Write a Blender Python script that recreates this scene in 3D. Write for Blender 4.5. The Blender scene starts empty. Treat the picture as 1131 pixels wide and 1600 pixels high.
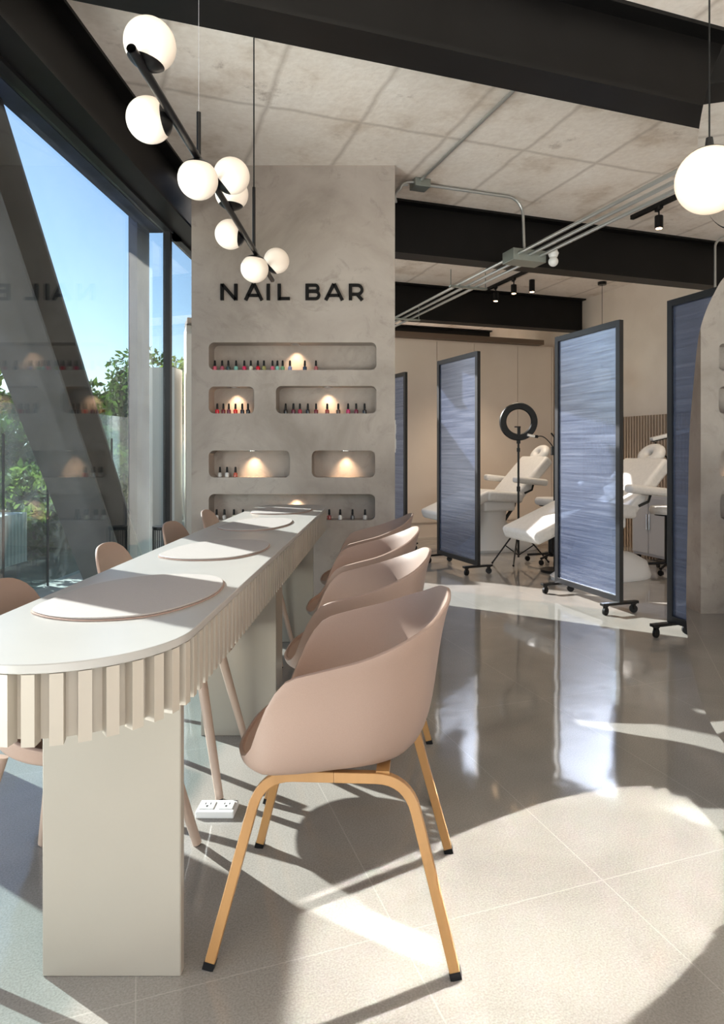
import bpy, bmesh, math, random
from mathutils import Vector, Matrix
random.seed(7)
S = bpy.context.scene
COL = S.collection
PI = math.pi

# ------------------------------------------------------------------ camera
cd = bpy.data.cameras.new('camera'); cam = bpy.data.objects.new('camera', cd); COL.objects.link(cam)
cam.location = (0, 0, 1.15); cam.rotation_euler = (PI/2, 0, 0)
cd.sensor_fit = 'VERTICAL'; cd.sensor_height = 36; cd.sensor_width = 36
cd.lens = 24.0
cd.shift_x = -42.5/1600; cd.shift_y = -97/1600
cd.clip_start = 0.05; cd.clip_end = 300
S.camera = cam

# ------------------------------------------------------------------ colour, world, sun
S.view_settings.view_transform = 'Standard'; S.view_settings.look = 'None'
S.view_settings.gamma = 1.0; S.view_settings.use_curve_mapping = False
S.view_settings.exposure = 0.9
S.cycles.use_denoising = True
S.cycles.max_bounces = 12; S.cycles.diffuse_bounces = 7; S.cycles.glossy_bounces = 6; S.cycles.transparent_max_bounces = 24
S.cycles.sample_clamp_indirect = 6.0
S.cycles.caustics_reflective = False; S.cycles.caustics_refractive = False

SUN = Vector((1.54, -0.97, -1.0)).normalized()       # direction in which the sunlight travels
w = bpy.data.worlds.new('world'); S.world = w; w.use_nodes = True
nt = w.node_tree; nt.nodes.clear()
sky = nt.nodes.new('ShaderNodeTexSky'); sky.sky_type = 'NISHITA'; sky.sun_disc = False
sky.sun_elevation = math.asin(-SUN.z); sky.sun_rotation = math.atan2(-SUN.x, -SUN.y)
sky.air_density = 1.0; sky.dust_density = 0.2; sky.ozone_density = 2.5
bg = nt.nodes.new('ShaderNodeBackground'); bg.inputs['Strength'].default_value = 0.11
wo = nt.nodes.new('ShaderNodeOutputWorld')
nt.links.new(sky.outputs[0], bg.inputs['Color']); nt.links.new(bg.outputs[0], wo.inputs['Surface'])

def light(name, kind, loc, direction=None, **kw):
    l = bpy.data.lights.new(name, kind)
    for k, v in kw.items(): setattr(l, k, v)
    o = bpy.data.objects.new(name, l); COL.objects.link(o); o.location = loc
    if direction is not None:
        o.rotation_euler = Vector(direction).to_track_quat('-Z', 'Y').to_euler()
    return o
light('rear_fill', 'AREA', (1.5, -3.3, 1.9), (0, 1, 0.30), energy=40, shape='RECTANGLE', size=7.0, size_y=2.6, color=(1.0, 0.95, 0.90))   # added fill behind the camera, imitating daylight from unseen shop glazing
light('right_fill', 'AREA', (6.2, 0.5, 1.8), (-1, 0.55, 0.25), energy=35, shape='RECTANGLE', size=3.5, size_y=2.2, color=(1.0, 0.95, 0.90))  # added fill lamp on the unseen right side, no source known there
light('rear_floor_fill', 'AREA', (1.6, -1.9, 0.06), (0, 0.12, 1), energy=190, shape='RECTANGLE', size=5.5, size_y=2.2, color=(1.0, 0.96, 0.92))   # added up-facing fill for the ceiling, imitating bounce off a sunlit floor
light('terrace_fill', 'AREA', (-2.35, 0.2, 0.05), (0.40, 0.10, 1), energy=430, shape='RECTANGLE', size=0.9, size_y=6.0, color=(1.0, 0.97, 0.94))   # added fill out of view outside, lifts the ceiling like terrace bounce
light('far_fill', 'AREA', (-1.35, 7.6, 1.6), (1, -0.05, 0.12), energy=16, shape='RECTANGLE', size=4.0, size_y=2.6, color=(1.0, 0.95, 0.89))   # added fill lamp hidden behind the column, brightens the far room
light('sun', 'SUN', (-8, 8, 8), SUN, energy=7.6, angle=math.radians(0.6), color=(1.0, 0.98, 0.95))

# ------------------------------------------------------------------ materials
def srgb(r, g, b):
    f = lambda c: (c/255/12.92) if c/255 <= 0.04045 else ((c/255+0.055)/1.055)**2.4
    return (f(r), f(g), f(b), 1)
def mat(name, col=(0.5,0.5,0.5,1), rough=0.5, metal=0.0, spec=0.5, emis=None, estr=0.0, coat=0.0, sub=0.0):
    m = bpy.data.materials.new(name); m.use_nodes = True
    b = m.node_tree.nodes['Principled BSDF']
    b.inputs['Base Color'].default_value = col
    b.inputs['Roughness'].default_value = rough; b.inputs['Metallic'].default_value = metal
    b.inputs['Specular IOR Level'].default_value = spec
    b.inputs['Coat Weight'].default_value = coat
    if emis: b.inputs['Emission Color'].default_value = emis; b.inputs['Emission Strength'].default_value = estr
    return m
class NT:
    def __init__(s, m): s.t = m.node_tree; s.b = s.t.nodes.get('Principled BSDF')
    def n(s, typ, **kw):
        x = s.t.nodes.new(typ)
        for k, v in kw.items():
            if k.startswith('i_'):
                key = k[2:]; key = int(key) if key.isdigit() else key.replace('_', ' ')
                x.inputs[key].default_value = v
            else: setattr(x, k, v)
        return x
    def l(s, a, b): s.t.links.new(a, b)
    def ramp(s, src, stops):
        r = s.t.nodes.new('ShaderNodeValToRGB'); e = r.color_ramp.elements
        while len(e) < len(stops): e.new(0.5)
        for k, (p, c) in enumerate(stops): e[k].position = p; e[k].color = c
        s.l(src, r.inputs[0]); return r.outputs[0]
    def mix(s, fac, a, b, mode='MIX'):
        x = s.t.nodes.new('ShaderNodeMixRGB'); x.blend_type = mode
        for key, v in (('Fac', fac), ('Color1', a), ('Color2', b)):
            if isinstance(v, (int, float, tuple)): x.inputs[key].default_value = v
            else: s.l(v, x.inputs[key])
        return x.outputs[0]
    def math(s, op, a, b=0.0, c=0.0):
        x = s.t.nodes.new('ShaderNodeMath'); x.operation = op
        for i, v in enumerate((a, b, c)):
            if isinstance(v, (int, float)): x.inputs[i].default_value = v
            else: s.l(v, x.inputs[i])
        return x.outputs[0]
GR = math.radians(20)                                  # the building grid is turned 20 degrees from the table
BX, BY = math.cos(GR), math.sin(GR)
def P(b, a): return (b*BX - a*BY, b*BY + a*BX)
def gridpos(N):
    tc = N.n('ShaderNodeTexCoord'); g = N.n('ShaderNodeNewGeometry')
    mp = N.n('ShaderNodeMapping'); mp.vector_type = 'POINT'; mp.inputs['Rotation'].default_value = (0, 0, -GR)
    N.l(g.outputs['Position'], mp.inputs['Vector'])
    return mp.outputs[0]
def line_mask(N, coord, off, period, width):
    """1 on a line of given width repeated every period, 0 elsewhere"""
    v = N.math('ADD', coord, -off + period*200.5)
    v = N.math('MODULO', v, period)
    v = N.math('SUBTRACT', v, period/2); v = N.math('ABSOLUTE', v)
    return v
def concrete_ceiling():
    m = mat('ceiling_concrete', rough=0.85); N = NT(m); p = gridpos(N)
    sp = N.n('ShaderNodeSeparateXYZ'); N.l(p, sp.inputs[0])
    wob = N.n('ShaderNodeTexNoise', i_Scale=3.0, i_Detail=6.0); N.l(p, wob.inputs['Vector'])
    ww = N.math('MULTIPLY', N.math('SUBTRACT', wob.outputs[0], 0.5), 0.05)
    da = line_mask(N, N.math('ADD', sp.outputs[0], ww), 0.115, 0.567, 0)
    db = line_mask(N, N.math('ADD', sp.outputs[1], ww), 0.28, 1.22, 0)
    d = N.math('MINIMUM', da, db)
    soft = N.n('ShaderNodeMapRange', i_1=0.0, i_2=0.026, i_3=1.0, i_4=0.0); N.l(d, soft.inputs[0])
    big = N.n('ShaderNodeTexNoise', i_Scale=1.6, i_Detail=8.0, i_Roughness=0.6); N.l(p, big.inputs['Vector'])
    base = N.ramp(big.outputs[0], [(0.34, srgb(196,178,160)), (0.46, srgb(232,221,210)), (0.72, srgb(244,237,230))])
    fine = N.n('ShaderNodeTexNoise', i_Scale=28.0, i_Detail=6.0); N.l(p, fine.inputs['Vector'])
    base = N.mix(0.25, base, N.ramp(fine.outputs[0], [(0.3, srgb(208,195,182)), (0.7, srgb(244,237,229))]))
    spn = N.n('ShaderNodeTexNoise', i_Scale=2.3, i_Detail=12.0, i_Roughness=0.75); N.l(p, spn.inputs['Vector'])
    sm = N.ramp(spn.outputs[0], [(0.60, (0,0,0,1)), (0.70, (1,1,1,1))])
    base = N.mix(N.math('MULTIPLY', sm, 0.6), base, srgb(140,120,104))
    base = N.mix(N.math('MULTIPLY', soft.outputs[0], 0.5), base, srgb(158,142,128))
    N.l(base, N.b.inputs['Base Color'])
    bp = N.n('ShaderNodeBump', i_Strength=0.25, i_Distance=0.01); N.l(fine.outputs[0], bp.inputs['Height']); N.l(bp.outputs[0], N.b.inputs['Normal'])
    return m
def floor_tiles():
    m = mat('floor_tiles', rough=0.065, spec=0.6); N = NT(m); p = gridpos(N)
    sp = N.n('ShaderNodeSeparateXYZ'); N.l(p, sp.inputs[0])
    da = line_mask(N, sp.outputs[0], 0.575, 0.585, 0)
    db = line_mask(N, sp.outputs[1], 0.32, 1.2, 0)
    d = N.math('MINIMUM', da, db)
    g = N.n('ShaderNodeMapRange', i_1=0.0009, i_2=0.0022, i_3=1.0, i_4=0.0); N.l(d, g.inputs[0])
    n1 = N.n('ShaderNodeTexNoise', i_Scale=2.2, i_Detail=7.0, i_Distortion=0.6); N.l(p, n1.inputs['Vector'])
    n2 = N.n('ShaderNodeTexNoise', i_Scale=210.0, i_Detail=3.0); N.l(p, n2.inputs['Vector'])
    base = N.ramp(n1.outputs[0], [(0.3, srgb(138,133,126)), (0.7, srgb(160,155,148))])
    base = N.mix(0.30, base, N.ramp(n2.outputs[0], [(0.30, srgb(108,102,95)), (0.5, srgb(152,146,139)), (0.70, srgb(182,177,170))]))
    base = N.mix(N.math('MULTIPLY', g.outputs[0], 0.26), base, srgb(205,198,186))
    N.l(base, N.b.inputs['Base Color'])
    n3 = N.n('ShaderNodeTexNoise', i_Scale=5.0, i_Detail=2.0); N.l(p, n3.inputs['Vector'])
    bp = N.n('ShaderNodeBump', i_Strength=0.06, i_Distance=0.02); N.l(n3.outputs[0], bp.inputs['Height'])
    bp2 = N.n('ShaderNodeBump', i_Strength=0.02, i_Distance=0.001); N.l(n2.outputs[0], bp2.inputs['Height']); N.l(bp.outputs[0], bp2.inputs['Normal'])
    N.l(bp2.outputs[0], N.b.inputs['Normal'])
    return m
def plaster(name, dark, mid, lite, rough=0.7):
    m = mat(name, rough=rough); N = NT(m)
    g = N.n('ShaderNodeNewGeometry')
    n1 = N.n('ShaderNodeTexNoise', i_Scale=1.3, i_Detail=9.0, i_Distortion=0.5, i_Roughness=0.62); N.l(g.outputs['Position'], n1.inputs['Vector'])
    n2 = N.n('ShaderNodeTexNoise', i_Scale=6.0, i_Detail=10.0, i_Distortion=1.0, i_Roughness=0.7); N.l(g.outputs['Position'], n2.inputs['Vector'])
    base = N.ramp(n1.outputs[0], [(0.32, dark), (0.5, mid), (0.7, lite)])
    base = N.mix(N.ramp(n2.outputs[0], [(0.54, (0,0,0,1)), (0.70, (0.7,0.7,0.7,1))]), base, dark)
    N.l(base, N.b.inputs['Base Color'])
    bp = N.n('ShaderNodeBump', i_Strength=0.15, i_Distance=0.01); N.l(n2.outputs[0], bp.inputs['Height']); N.l(bp.outputs[0], N.b.inputs['Normal'])
    return m
def schlick(N, f0=0.04, boost=1.0, normal=None):
    g = N.n('ShaderNodeNewGeometry'); d = N.n('ShaderNodeVectorMath', operation='DOT_PRODUCT')
    N.l(g.outputs['Normal'], d.inputs[0]); N.l(g.outputs['Incoming'], d.inputs[1])
    c = N.math('SUBTRACT', 1.0, N.math('ABSOLUTE', d.outputs['Value']))
    return N.math('MINIMUM', N.math('MULTIPLY', N.math('ADD', N.math('MULTIPLY', N.math('POWER', c, 5.0), 1-f0), f0), boost), 1.0)
def glass(name, tint=(0.93,0.97,0.97,1), dirt=0.05, ior=1.5, boost=1.0):
    m = bpy.data.materials.new(name); m.use_nodes = True; N = NT(m); N.t.nodes.clear()
    o = N.n('ShaderNodeOutputMaterial'); tr = N.n('ShaderNodeBsdfTransparent', i_Color=tint)
    gl = N.n('ShaderNodeBsdfGlossy', i_Roughness=0.0, i_Color=(1,1,1,1))
    mx = N.n('ShaderNodeMixShader'); f = schlick(N, 0.04, boost)
    N.l(f, mx.inputs[0]); N.l(tr.outputs[0], mx.inputs[1]); N.l(gl.outputs[0], mx.inputs[2])
    last = mx
    if dirt > 0:
        g = N.n('ShaderNodeNewGeometry'); mp = N.n('ShaderNodeMapping'); mp.inputs['Scale'].default_value = (1, 1.0, 0.7); mp.inputs['Rotation'].default_value = (0.5, 0, 0)
        N.l(g.outputs['Position'], mp.inputs[0])
        n = N.n('ShaderNodeTexNoise', i_Scale=1.6, i_Detail=9.0, i_Distortion=1.5, i_Roughness=0.65); N.l(mp.outputs[0], n.inputs['Vector'])
        n2 = N.n('ShaderNodeTexNoise', i_Scale=70.0, i_Detail=4.0); N.l(g.outputs['Position'], n2.inputs['Vector'])
        r1 = N.ramp(n.outputs[0], [(0.35, (0.25,)*3+(1,)), (0.7, (1,1,1,1))])
        r2 = N.ramp(n2.outputs[0], [(0.6, (0.8,)*3+(1,)), (0.72, (2.5,)*3+(1,))])
        fac = N.math('MULTIPLY', N.math('MULTIPLY', r1, r2), dirt)
        df = N.n('ShaderNodeBsdfTranslucent', i_Color=(0.85,0.9,0.92,1)); m2 = N.n('ShaderNodeMixShader')
        N.l(fac, m2.inputs[0]); N.l(mx.outputs[0], m2.inputs[1]); N.l(df.outputs[0], m2.inputs[2]); last = m2
    N.l(last.outputs[0], o.inputs['Surface'])
    return m
def polycarbonate():
    m = bpy.data.materials.new('screen_polycarbonate'); m.use_nodes = True; N = NT(m); N.t.nodes.clear()
    o = N.n('ShaderNodeOutputMaterial')
    g = N.n('ShaderNodeTexCoord'); mp = N.n('ShaderNodeMapping'); mp.inputs['Scale'].default_value = (0.9, 0.9, 38)
    N.l(g.outputs['Object'], mp.inputs[0])
    n = N.n('ShaderNodeTexNoise', i_Scale=1.4, i_Detail=6.0, i_Roughness=0.7); N.l(mp.outputs[0], n.inputs['Vector'])
    bp = N.n('ShaderNodeBump', i_Strength=0.2, i_Distance=0.01); N.l(n.outputs[0], bp.inputs['Height'])
    st = N.ramp(n.outputs[0], [(0.34, srgb(66,76,106)), (0.5, srgb(100,112,142)), (0.70, srgb(160,170,196))])
    tr = N.n('ShaderNodeBsdfTransparent', i_Color=(0.60,0.68,0.82,1))
    df = N.n('ShaderNodeBsdfDiffuse', i_Color=srgb(112,124,152)); tl = N.n('ShaderNodeBsdfTranslucent', i_Color=srgb(140,152,182))
    gl = N.n('ShaderNodeBsdfGlossy', i_Roughness=0.16, i_Color=(0.62,0.68,0.80,1)); N.l(bp.outputs[0], gl.inputs['Normal'])
    a = N.n('ShaderNodeMixShader', i_0=0.5); N.l(st, df.inputs['Color']); N.l(df.outputs[0], a.inputs[1]); N.l(tl.outputs[0], a.inputs[2])
    b = N.n('ShaderNodeMixShader', i_0=0.46); N.l(tr.outputs[0], b.inputs[1]); N.l(a.outputs[0], b.inputs[2])
    f = N.math('MINIMUM', N.math('MULTIPLY', schlick(N, 0.14, 1.5), N.math('ADD', N.math('MULTIPLY', n.outputs[0], 2.4), -0.2)), 1.0)
    c = N.n('ShaderNodeMixShader'); N.l(f, c.inputs[0]); N.l(b.outputs[0], c.inputs[1]); N.l(gl.outputs[0], c.inputs[2])
    N.l(c.outputs[0], o.inputs['Surface'])
    return m
def noisy(name, c1, c2, scale, rough, bump=0.0, stretch=(1,1,1), spec=0.5, metal=0.0):
    m = mat(name, rough=rough, spec=spec, metal=metal); N = NT(m)
    tc = N.n('ShaderNodeTexCoord'); mp = N.n('ShaderNodeMapping'); mp.inputs['Scale'].default_value = stretch; N.l(tc.outputs['Object'], mp.inputs[0])
    n = N.n('ShaderNodeTexNoise', i_Scale=scale, i_Detail=5.0); N.l(mp.outputs[0], n.inputs['Vector'])
    N.l(N.ramp(n.outputs[0], [(0.35, c1), (0.65, c2)]), N.b.inputs['Base Color'])
    if bump:
        bp = N.n('ShaderNodeBump', i_Strength=bump, i_Distance=0.004); N.l(n.outputs[0], bp.inputs['Height']); N.l(bp.outputs[0], N.b.inputs['Normal'])
    return m
def leafy(name, c1, c2):
    m = mat(name, rough=0.6, spec=0.3); N = NT(m)
    oi = N.n('ShaderNodeNewGeometry')
    N.l(N.ramp(oi.outputs['Random Per Island'], [(0.0, c1), (1.0, c2)]), N.b.inputs['Base Color'])
    tl = N.n('ShaderNodeBsdfTranslucent', i_Color=c2); mx = N.n('ShaderNodeMixShader', i_0=0.35)
    out = N.t.nodes['Material Output']
    N.l(N.b.outputs[0], mx.inputs[1]); N.l(tl.outputs[0], mx.inputs[2]); N.l(mx.outputs[0], out.inputs['Surface'])
    return m

M_ceil = concrete_ceiling(); M_floor = floor_tiles()
M_column = plaster('microcement_grey', srgb(140,129,120), srgb(166,155,146), srgb(181,171,162), 0.6)
M_steel = noisy('black_painted_steel', srgb(11,10,10), srgb(16,15,15), 6, 0.45, spec=0.25)
M_steel_out = noisy('grey_exterior_steel', srgb(34,31,32), srgb(50,48,52), 5, 0.5)
M_bluegrey = noisy('blue_grey_dusty_steel', srgb(30,36,58), srgb(60,68,96), 4, 0.6, 0.0, (1,1,0.3))
M_frame = mat('black_aluminium', srgb(24,24,27), 0.4)
M_glass = glass('window_glass', dirt=0.007, boost=0.9)
M_glass_out = glass('balustrade_glass', tint=(0.80,0.90,0.92,1), dirt=0.03)
M_wall = noisy('warm_white_wall', srgb(224,210,195), srgb(231,218,204), 3, 0.7)
M_cab = noisy('beige_cabinet_lacquer', srgb(226,210,194), srgb(231,216,201), 2, 0.45)
M_brown = mat('brown_ledge', srgb(112,92,76), 0.5)
M_flute = mat('taupe_fluting', srgb(176,156,138), 0.6)
M_top = noisy('table_top_laminate', srgb(166,163,158), srgb(172,169,164), 3, 0.32)
M_skirt = noisy('cream_lacquer', srgb(172,163,150), srgb(179,170,157), 4, 0.45)
M_panel = noisy('satin_cream_metal', srgb(154,146,134), srgb(160,152,140), 1.5, 0.28, spec=0.7)
M_mat = noisy('pale_leather', srgb(164,157,152), srgb(170,163,158), 300, 0.6, 0.1)
M_shell = noisy('dusty_pink_polypropylene', srgb(149,125,112), srgb(153,129,116), 500, 0.5, 0.03)
M_oak = noisy('oak', srgb(158,116,70), srgb(176,132,82), 12, 0.4, 0.05, (1,1,0.15))
M_beech = noisy('pinkish_beech', srgb(176,152,136), srgb(186,163,147), 10, 0.5, 0, (1,1,0.15))
M_black = mat('black_plastic', srgb(11,11,12), 0.45, spec=0.3)
M_blackmetal = mat('black_satin_metal', srgb(13,12,13), 0.32, spec=0.35)
M_globe = mat('opal_glass', srgb(236,226,214), 0.35, emis=srgb(255,226,196), estr=0.12)
M_globe_big = mat('lit_opal_glass', srgb(240,228,210), 0.35, emis=srgb(255,228,192), estr=0.30)
M_letter = mat('black_letter', srgb(12,9,8), 0.6, spec=0.2)
M_mirror = mat('mirror_silver', (0.93,0.93,0.93,1), 0.0, 1.0)
M_screenframe = mat('blue_black_frame', srgb(9,10,15), 0.4)
M_poly = polycarbonate()
M_leather = noisy('white_leatherette', srgb(214,211,207), srgb(221,218,214), 40, 0.42, 0.05)
M_whiteplastic = mat('white_plastic', srgb(225,224,222), 0.35)
M_greyplastic = mat('grey_plastic', srgb(176,176,180), 0.4)
M_pipe = mat('galvanised_conduit', srgb(188,190,188), 0.3, 0.8)
M_box = mat('zinc_box', srgb(150,156,150), 0.4, 0.7)
M_lampon = mat('downlight_lens', (1,0.8,0.55,1), 0.4, emis=(1,0.66,0.36,1), estr=9)
M_socket = mat('socket_holes', srgb(60,60,60), 0.5)
M_leaf1 = leafy('leaf_dark', srgb(38,62,24), srgb(78,112,44)); M_leaf2 = leafy('leaf_light', srgb(84,116,48), srgb(150,172,84))
M_bark = mat('bark', srgb(90,76,62), 0.9)
M_ground = noisy('outdoor_concrete', srgb(64,74,58), srgb(104,108,90), 2, 0.9)
M_white_out = mat('white_render', srgb(222,220,214), 0.8)
M_chrome = mat('chrome', srgb(200,200,204), 0.15, 1.0)

# ------------------------------------------------------------------ mesh helpers
class MB:
    def __init__(s): s.v = []; s.f = []
    def add(s, vs, fs):
        n = len(s.v); s.v += [Vector(v) for v in vs]; s.f += [[i+n for i in f] for f in fs]; return s
    def box(s, c, d, rz=0, ry=0, rx=0):
        m = Matrix.Rotation(rz,3,'Z') @ Matrix.Rotation(ry,3,'Y') @ Matrix.Rotation(rx,3,'X'); c = Vector(c)
        vs = [c + m @ Vector((x*d[0]/2, y*d[1]/2, z*d[2]/2)) for x in (-1,1) for y in (-1,1) for z in (-1,1)]
        return s.add(vs, [(0,1,3,2),(4,6,7,5),(0,4,5,1),(2,3,7,6),(0,2,6,4),(1,5,7,3)])
    def tube(s, pts, r, seg=12, square=False, r2=None, cap=True):
        pts = [Vector(p) for p in pts]; n = len(pts)
        tans = [((pts[min(i+1,n-1)]-pts[max(i-1,0)]).normalized()) for i in range(n)]
        t0 = tans[0]; up = Vector((0,0,1)) if abs(t0.z) < 0.9 else Vector((0,1,0))
        nn = (up - up.dot(t0)*t0).normalized(); rings = []
        sg = 4 if square else seg; off = PI/4 if square else 0; k = math.sqrt(2) if square else 1
        for i in range(n):
            t = tans[i]; nn = (nn - nn.dot(t)*t).normalized(); b = t.cross(nn)
            rr = (r if r2 is None else r + (r2-r)*i/(n-1))*k
            rings.append([pts[i] + nn*math.cos(off+2*PI*j/sg)*rr + b*math.sin(off+2*PI*j/sg)*rr for j in range(sg)])
        vs = [p for rg in rings for p in rg]
        fs = [(i*sg+j, i*sg+(j+1)%sg, (i+1)*sg+(j+1)%sg, (i+1)*sg+j) for i in range(n-1) for j in range(sg)]
        if cap: fs += [tuple(reversed(range(sg))), tuple(range((n-1)*sg, n*sg))]
        return s.add(vs, fs)
    def cyl(s, c, r, h, axis='Z', seg=20, r2=None):
        d = {'X': Vector((1,0,0)), 'Y': Vector((0,1,0)), 'Z': Vector((0,0,1))}[axis] if isinstance(axis, str) else Vector(axis).normalized()
        c = Vector(c); return s.tube([c-d*h/2, c+d*h/2], r, seg, r2=r2)
    def lathe(s, prof, c=(0,0,0), seg=24, mtx=None):
        vs = []; c = Vector(c)
        for (r, z) in prof:
            for j in range(seg):
                p = Vector((r*math.cos(2*PI*j/seg), r*math.sin(2*PI*j/seg), z))
                if mtx: p = mtx @ p
                vs.append(p + c)
        n = len(prof)
        fs = [(i*seg+j, i*seg+(j+1)%seg, (i+1)*seg+(j+1)%seg, (i+1)*seg+j) for i in range(n-1) for j in range(seg)]
        if prof[0][0] > 1e-6: fs.append(tuple(reversed(range(seg))))
        if prof[-1][0] > 1e-6: fs.append(tuple(range((n-1)*seg, n*seg)))
        return s.add(vs, fs)
    def prism(s, poly, z0, z1, fn=None):
        """extrude a 2-D outline; fn maps (u,v,w) to a point"""
        fn = fn or (lambda u, v, w: (u, v, w)); n = len(poly)
        vs = [fn(u, v, z0) for u, v in poly] + [fn(u, v, z1) for u, v in poly]
        fs = [tuple(range(n)), tuple(reversed(range(n, 2*n)))] + [(i, i+n, (i+1)%n+n, (i+1)%n) for i in range(n)]
        return s.add(vs, fs)
    def sphere(s, c, r, seg=32, rings=16, sc=(1,1,1), mtx=None, a0=0.0, a1=PI):
        prof = [(r*math.sin(a0+(a1-a0)*i/rings), r*math.cos(a0+(a1-a0)*i/rings)) for i in range(rings+1)]
        n0 = len(s.v); s.lathe(prof, (0,0,0), seg)
        for i in range(n0, len(s.v)):
            p = Vector((s.v[i].x*sc[0], s.v[i].y*sc[1], s.v[i].z*sc[2]))
            if mtx: p = mtx @ p
            s.v[i] = p + Vector(c)
        return s
def link(name, me, m, parent=None, world=False, smooth=False, bevel=0.0, bseg=2):
    o = bpy.data.objects.new(name, me); COL.objects.link(o)
    if m: me.materials.append(m)
    if parent:
        o.parent = parent
        if world:
            off = -parent.location
            me.transform(Matrix.Translation(off))
    if smooth:
        for p in me.polygons: p.use_smooth = True
        if hasattr(me, 'set_sharp_from_angle'): me.set_sharp_from_angle(angle=math.radians(38))
    if bevel:
        bv = o.modifiers.new('bevel', 'BEVEL'); bv.width = bevel; bv.segments = bseg; bv.limit_method = 'ANGLE'; bv.angle_limit = math.radians(40)
        bv.harden_normals = False
    return o
def build(name, mb, m, parent=None, world=False, smooth=False, bevel=0.0, bseg=2):
    me = bpy.data.meshes.new(name); me.from_pydata([tuple(v) for v in mb.v], [], mb.f); me.validate()
    b = bmesh.new(); b.from_mesh(me); bmesh.ops.remove_doubles(b, verts=b.verts, dist=1e-6)
    bmesh.ops.recalc_face_normals(b, faces=b.faces); b.to_mesh(me); b.free()
    return link(name, me, m, parent, world, smooth, bevel, bseg)
def tag(o, label=None, cat=None, group=None, kind=None):
    if label: o['label'] = label
    if cat: o['category'] = cat
    if group: o['group'] = group
    if kind: o['kind'] = kind
    return o
def struct(name, mb, m, **kw): return tag(build(name, mb, m, **kw), kind='structure')
def thing(name, label, cat, loc=(0,0,0), rz=0, group=None):
    o = bpy.data.objects.new(name, None); COL.objects.link(o); o.location = loc; o.rotation_euler = (0,0,rz)
    return tag(o, label, cat, group)
def copy_tree(o, parent=None):
    c = o.copy(); COL.objects.link(c)
    if parent: c.parent = parent
    for ch in list(o.children): copy_tree(ch, c)
    return c
def smooth_closed(pts, n=8):
    out = []; L = len(pts)
    for i in range(L):
        p0, p1, p2, p3 = [Vector(pts[(i+k-1) % L]) for k in range(4)]
        for j in range(n):
            t = j/n; out.append(tuple(0.5*((2*p1) + (-p0+p2)*t + (2*p0-5*p1+4*p2-p3)*t*t + (-p0+3*p1-3*p2+p3)*t**3)))
    return out
def interp(tab, x):
    n = len(tab)
    d = [(tab[i+1][1]-tab[i][1])/(tab[i+1][0]-tab[i][0]) for i in range(n-1)]
    m = [0.0] + [0.0 if d[i-1]*d[i] <= 0 else 2*d[i-1]*d[i]/(d[i-1]+d[i]) for i in range(1, n-1)] + [0.0]
    for i in range(n-1):
        (x0, y0), (x1, y1) = tab[i], tab[i+1]
        if x <= x1:
            h = x1-x0; t = (x-x0)/h
            return (2*t**3-3*t*t+1)*y0 + (t**3-2*t*t+t)*h*m[i] + (3*t*t-2*t**3)*y1 + (t**3-t*t)*h*m[i+1]
    return tab[-1][1]

CH = 3.13            # ceiling height
BH = 2.74            # underside of the beams
XG = -1.60           # window plane
CY = 4.75            # front of the nail bar column

# ------------------------------------------------------------------ the shell
b0, b1, a0, a1 = -8.0, 5.49, -6.0, 14.0
q = lambda b, a, z: (*P(b, a), z)
f = MB(); f.add([(-1.75,-3.2,0),(9.5,-3.2,0),(9.5,15,0),(-1.75,15,0),(-1.75,-3.2,-0.2),(9.5,-3.2,-0.2),(9.5,15,-0.2),(-1.75,15,-0.2)],
      [(0,1,2,3),(7,6,5,4),(0,4,5,1),(1,5,6,2),(2,6,7,3),(3,7,4,0)])
struct('floor', f, M_floor)
c = MB()
c.box((3.99, 0.75, CH+0.1), (11.02, 8.3, 0.2))
c.box((4.15, 9.95, CH+0.1), (10.7, 10.1, 0.2))
struct('ceiling', c, M_ceil)
wr = MB(); p = [P(5.49,-4), P(5.49,14.5), P(5.64,14.5), P(5.64,-4)]
wr.prism(p, 0, CH); struct('wall_right', wr, M_wall)
wb = MB(); p = [P(1.6,12.4), P(5.49,12.4), P(5.49,12.55), P(1.6,12.55)]
wb.prism(p, 0, CH); struct('wall_far', wb, M_wall)

def ibeam(p0, p1, depth, width, up=(0,0,1), tf=0.018, tw=0.014):
    """I section between two points on the centre line"""
    p0, p1, up = Vector(p0), Vector(p1), Vector(up).normalized(); t = (p1-p0).normalized()
    side = t.cross(up).normalized(); h = depth/2; w2 = width/2
    prof = [(-w2,-h),(w2,-h),(w2,-h+tf),(tw/2,-h+tf),(tw/2,h-tf),(w2,h-tf),(w2,h),(-w2,h),(-w2,h-tf),(-tw/2,h-tf),(-tw/2,-h+tf),(-w2,-h+tf)]
    n = len(prof); vs = [p0+side*x+up*y for x, y in prof] + [p1+side*x+up*y for x, y in prof]
    return MB().add(vs, [tuple(range(n)), tuple(reversed(range(n,2*n)))] + [(i,(i+1)%n,(i+1)%n+n,i+n) for i in range(n)])
bz = (CH+BH)/2; bd = CH-BH
for k, (a, bb0, bb1) in enumerate([(2.56,-1.05,5.48),(5.11,1.75,5.48),(7.61,1.6,5.48),(10.15,1.6,5.48)]):
    z = bz if k == 0 else bz-0.012
    d = bd if k == 0 else bd+0.024
    if k: z, d = (CH+2.705)/2, CH-2.705
    struct('steel_beam', ibeam(q(bb0,a,z), q(bb1,a,z), d, 0.184), M_steel)
struct('steel_beam', ibeam((-1.515,-3.1,bz), (-1.50,6.8,bz), bd, 0.17), M_steel)

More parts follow.
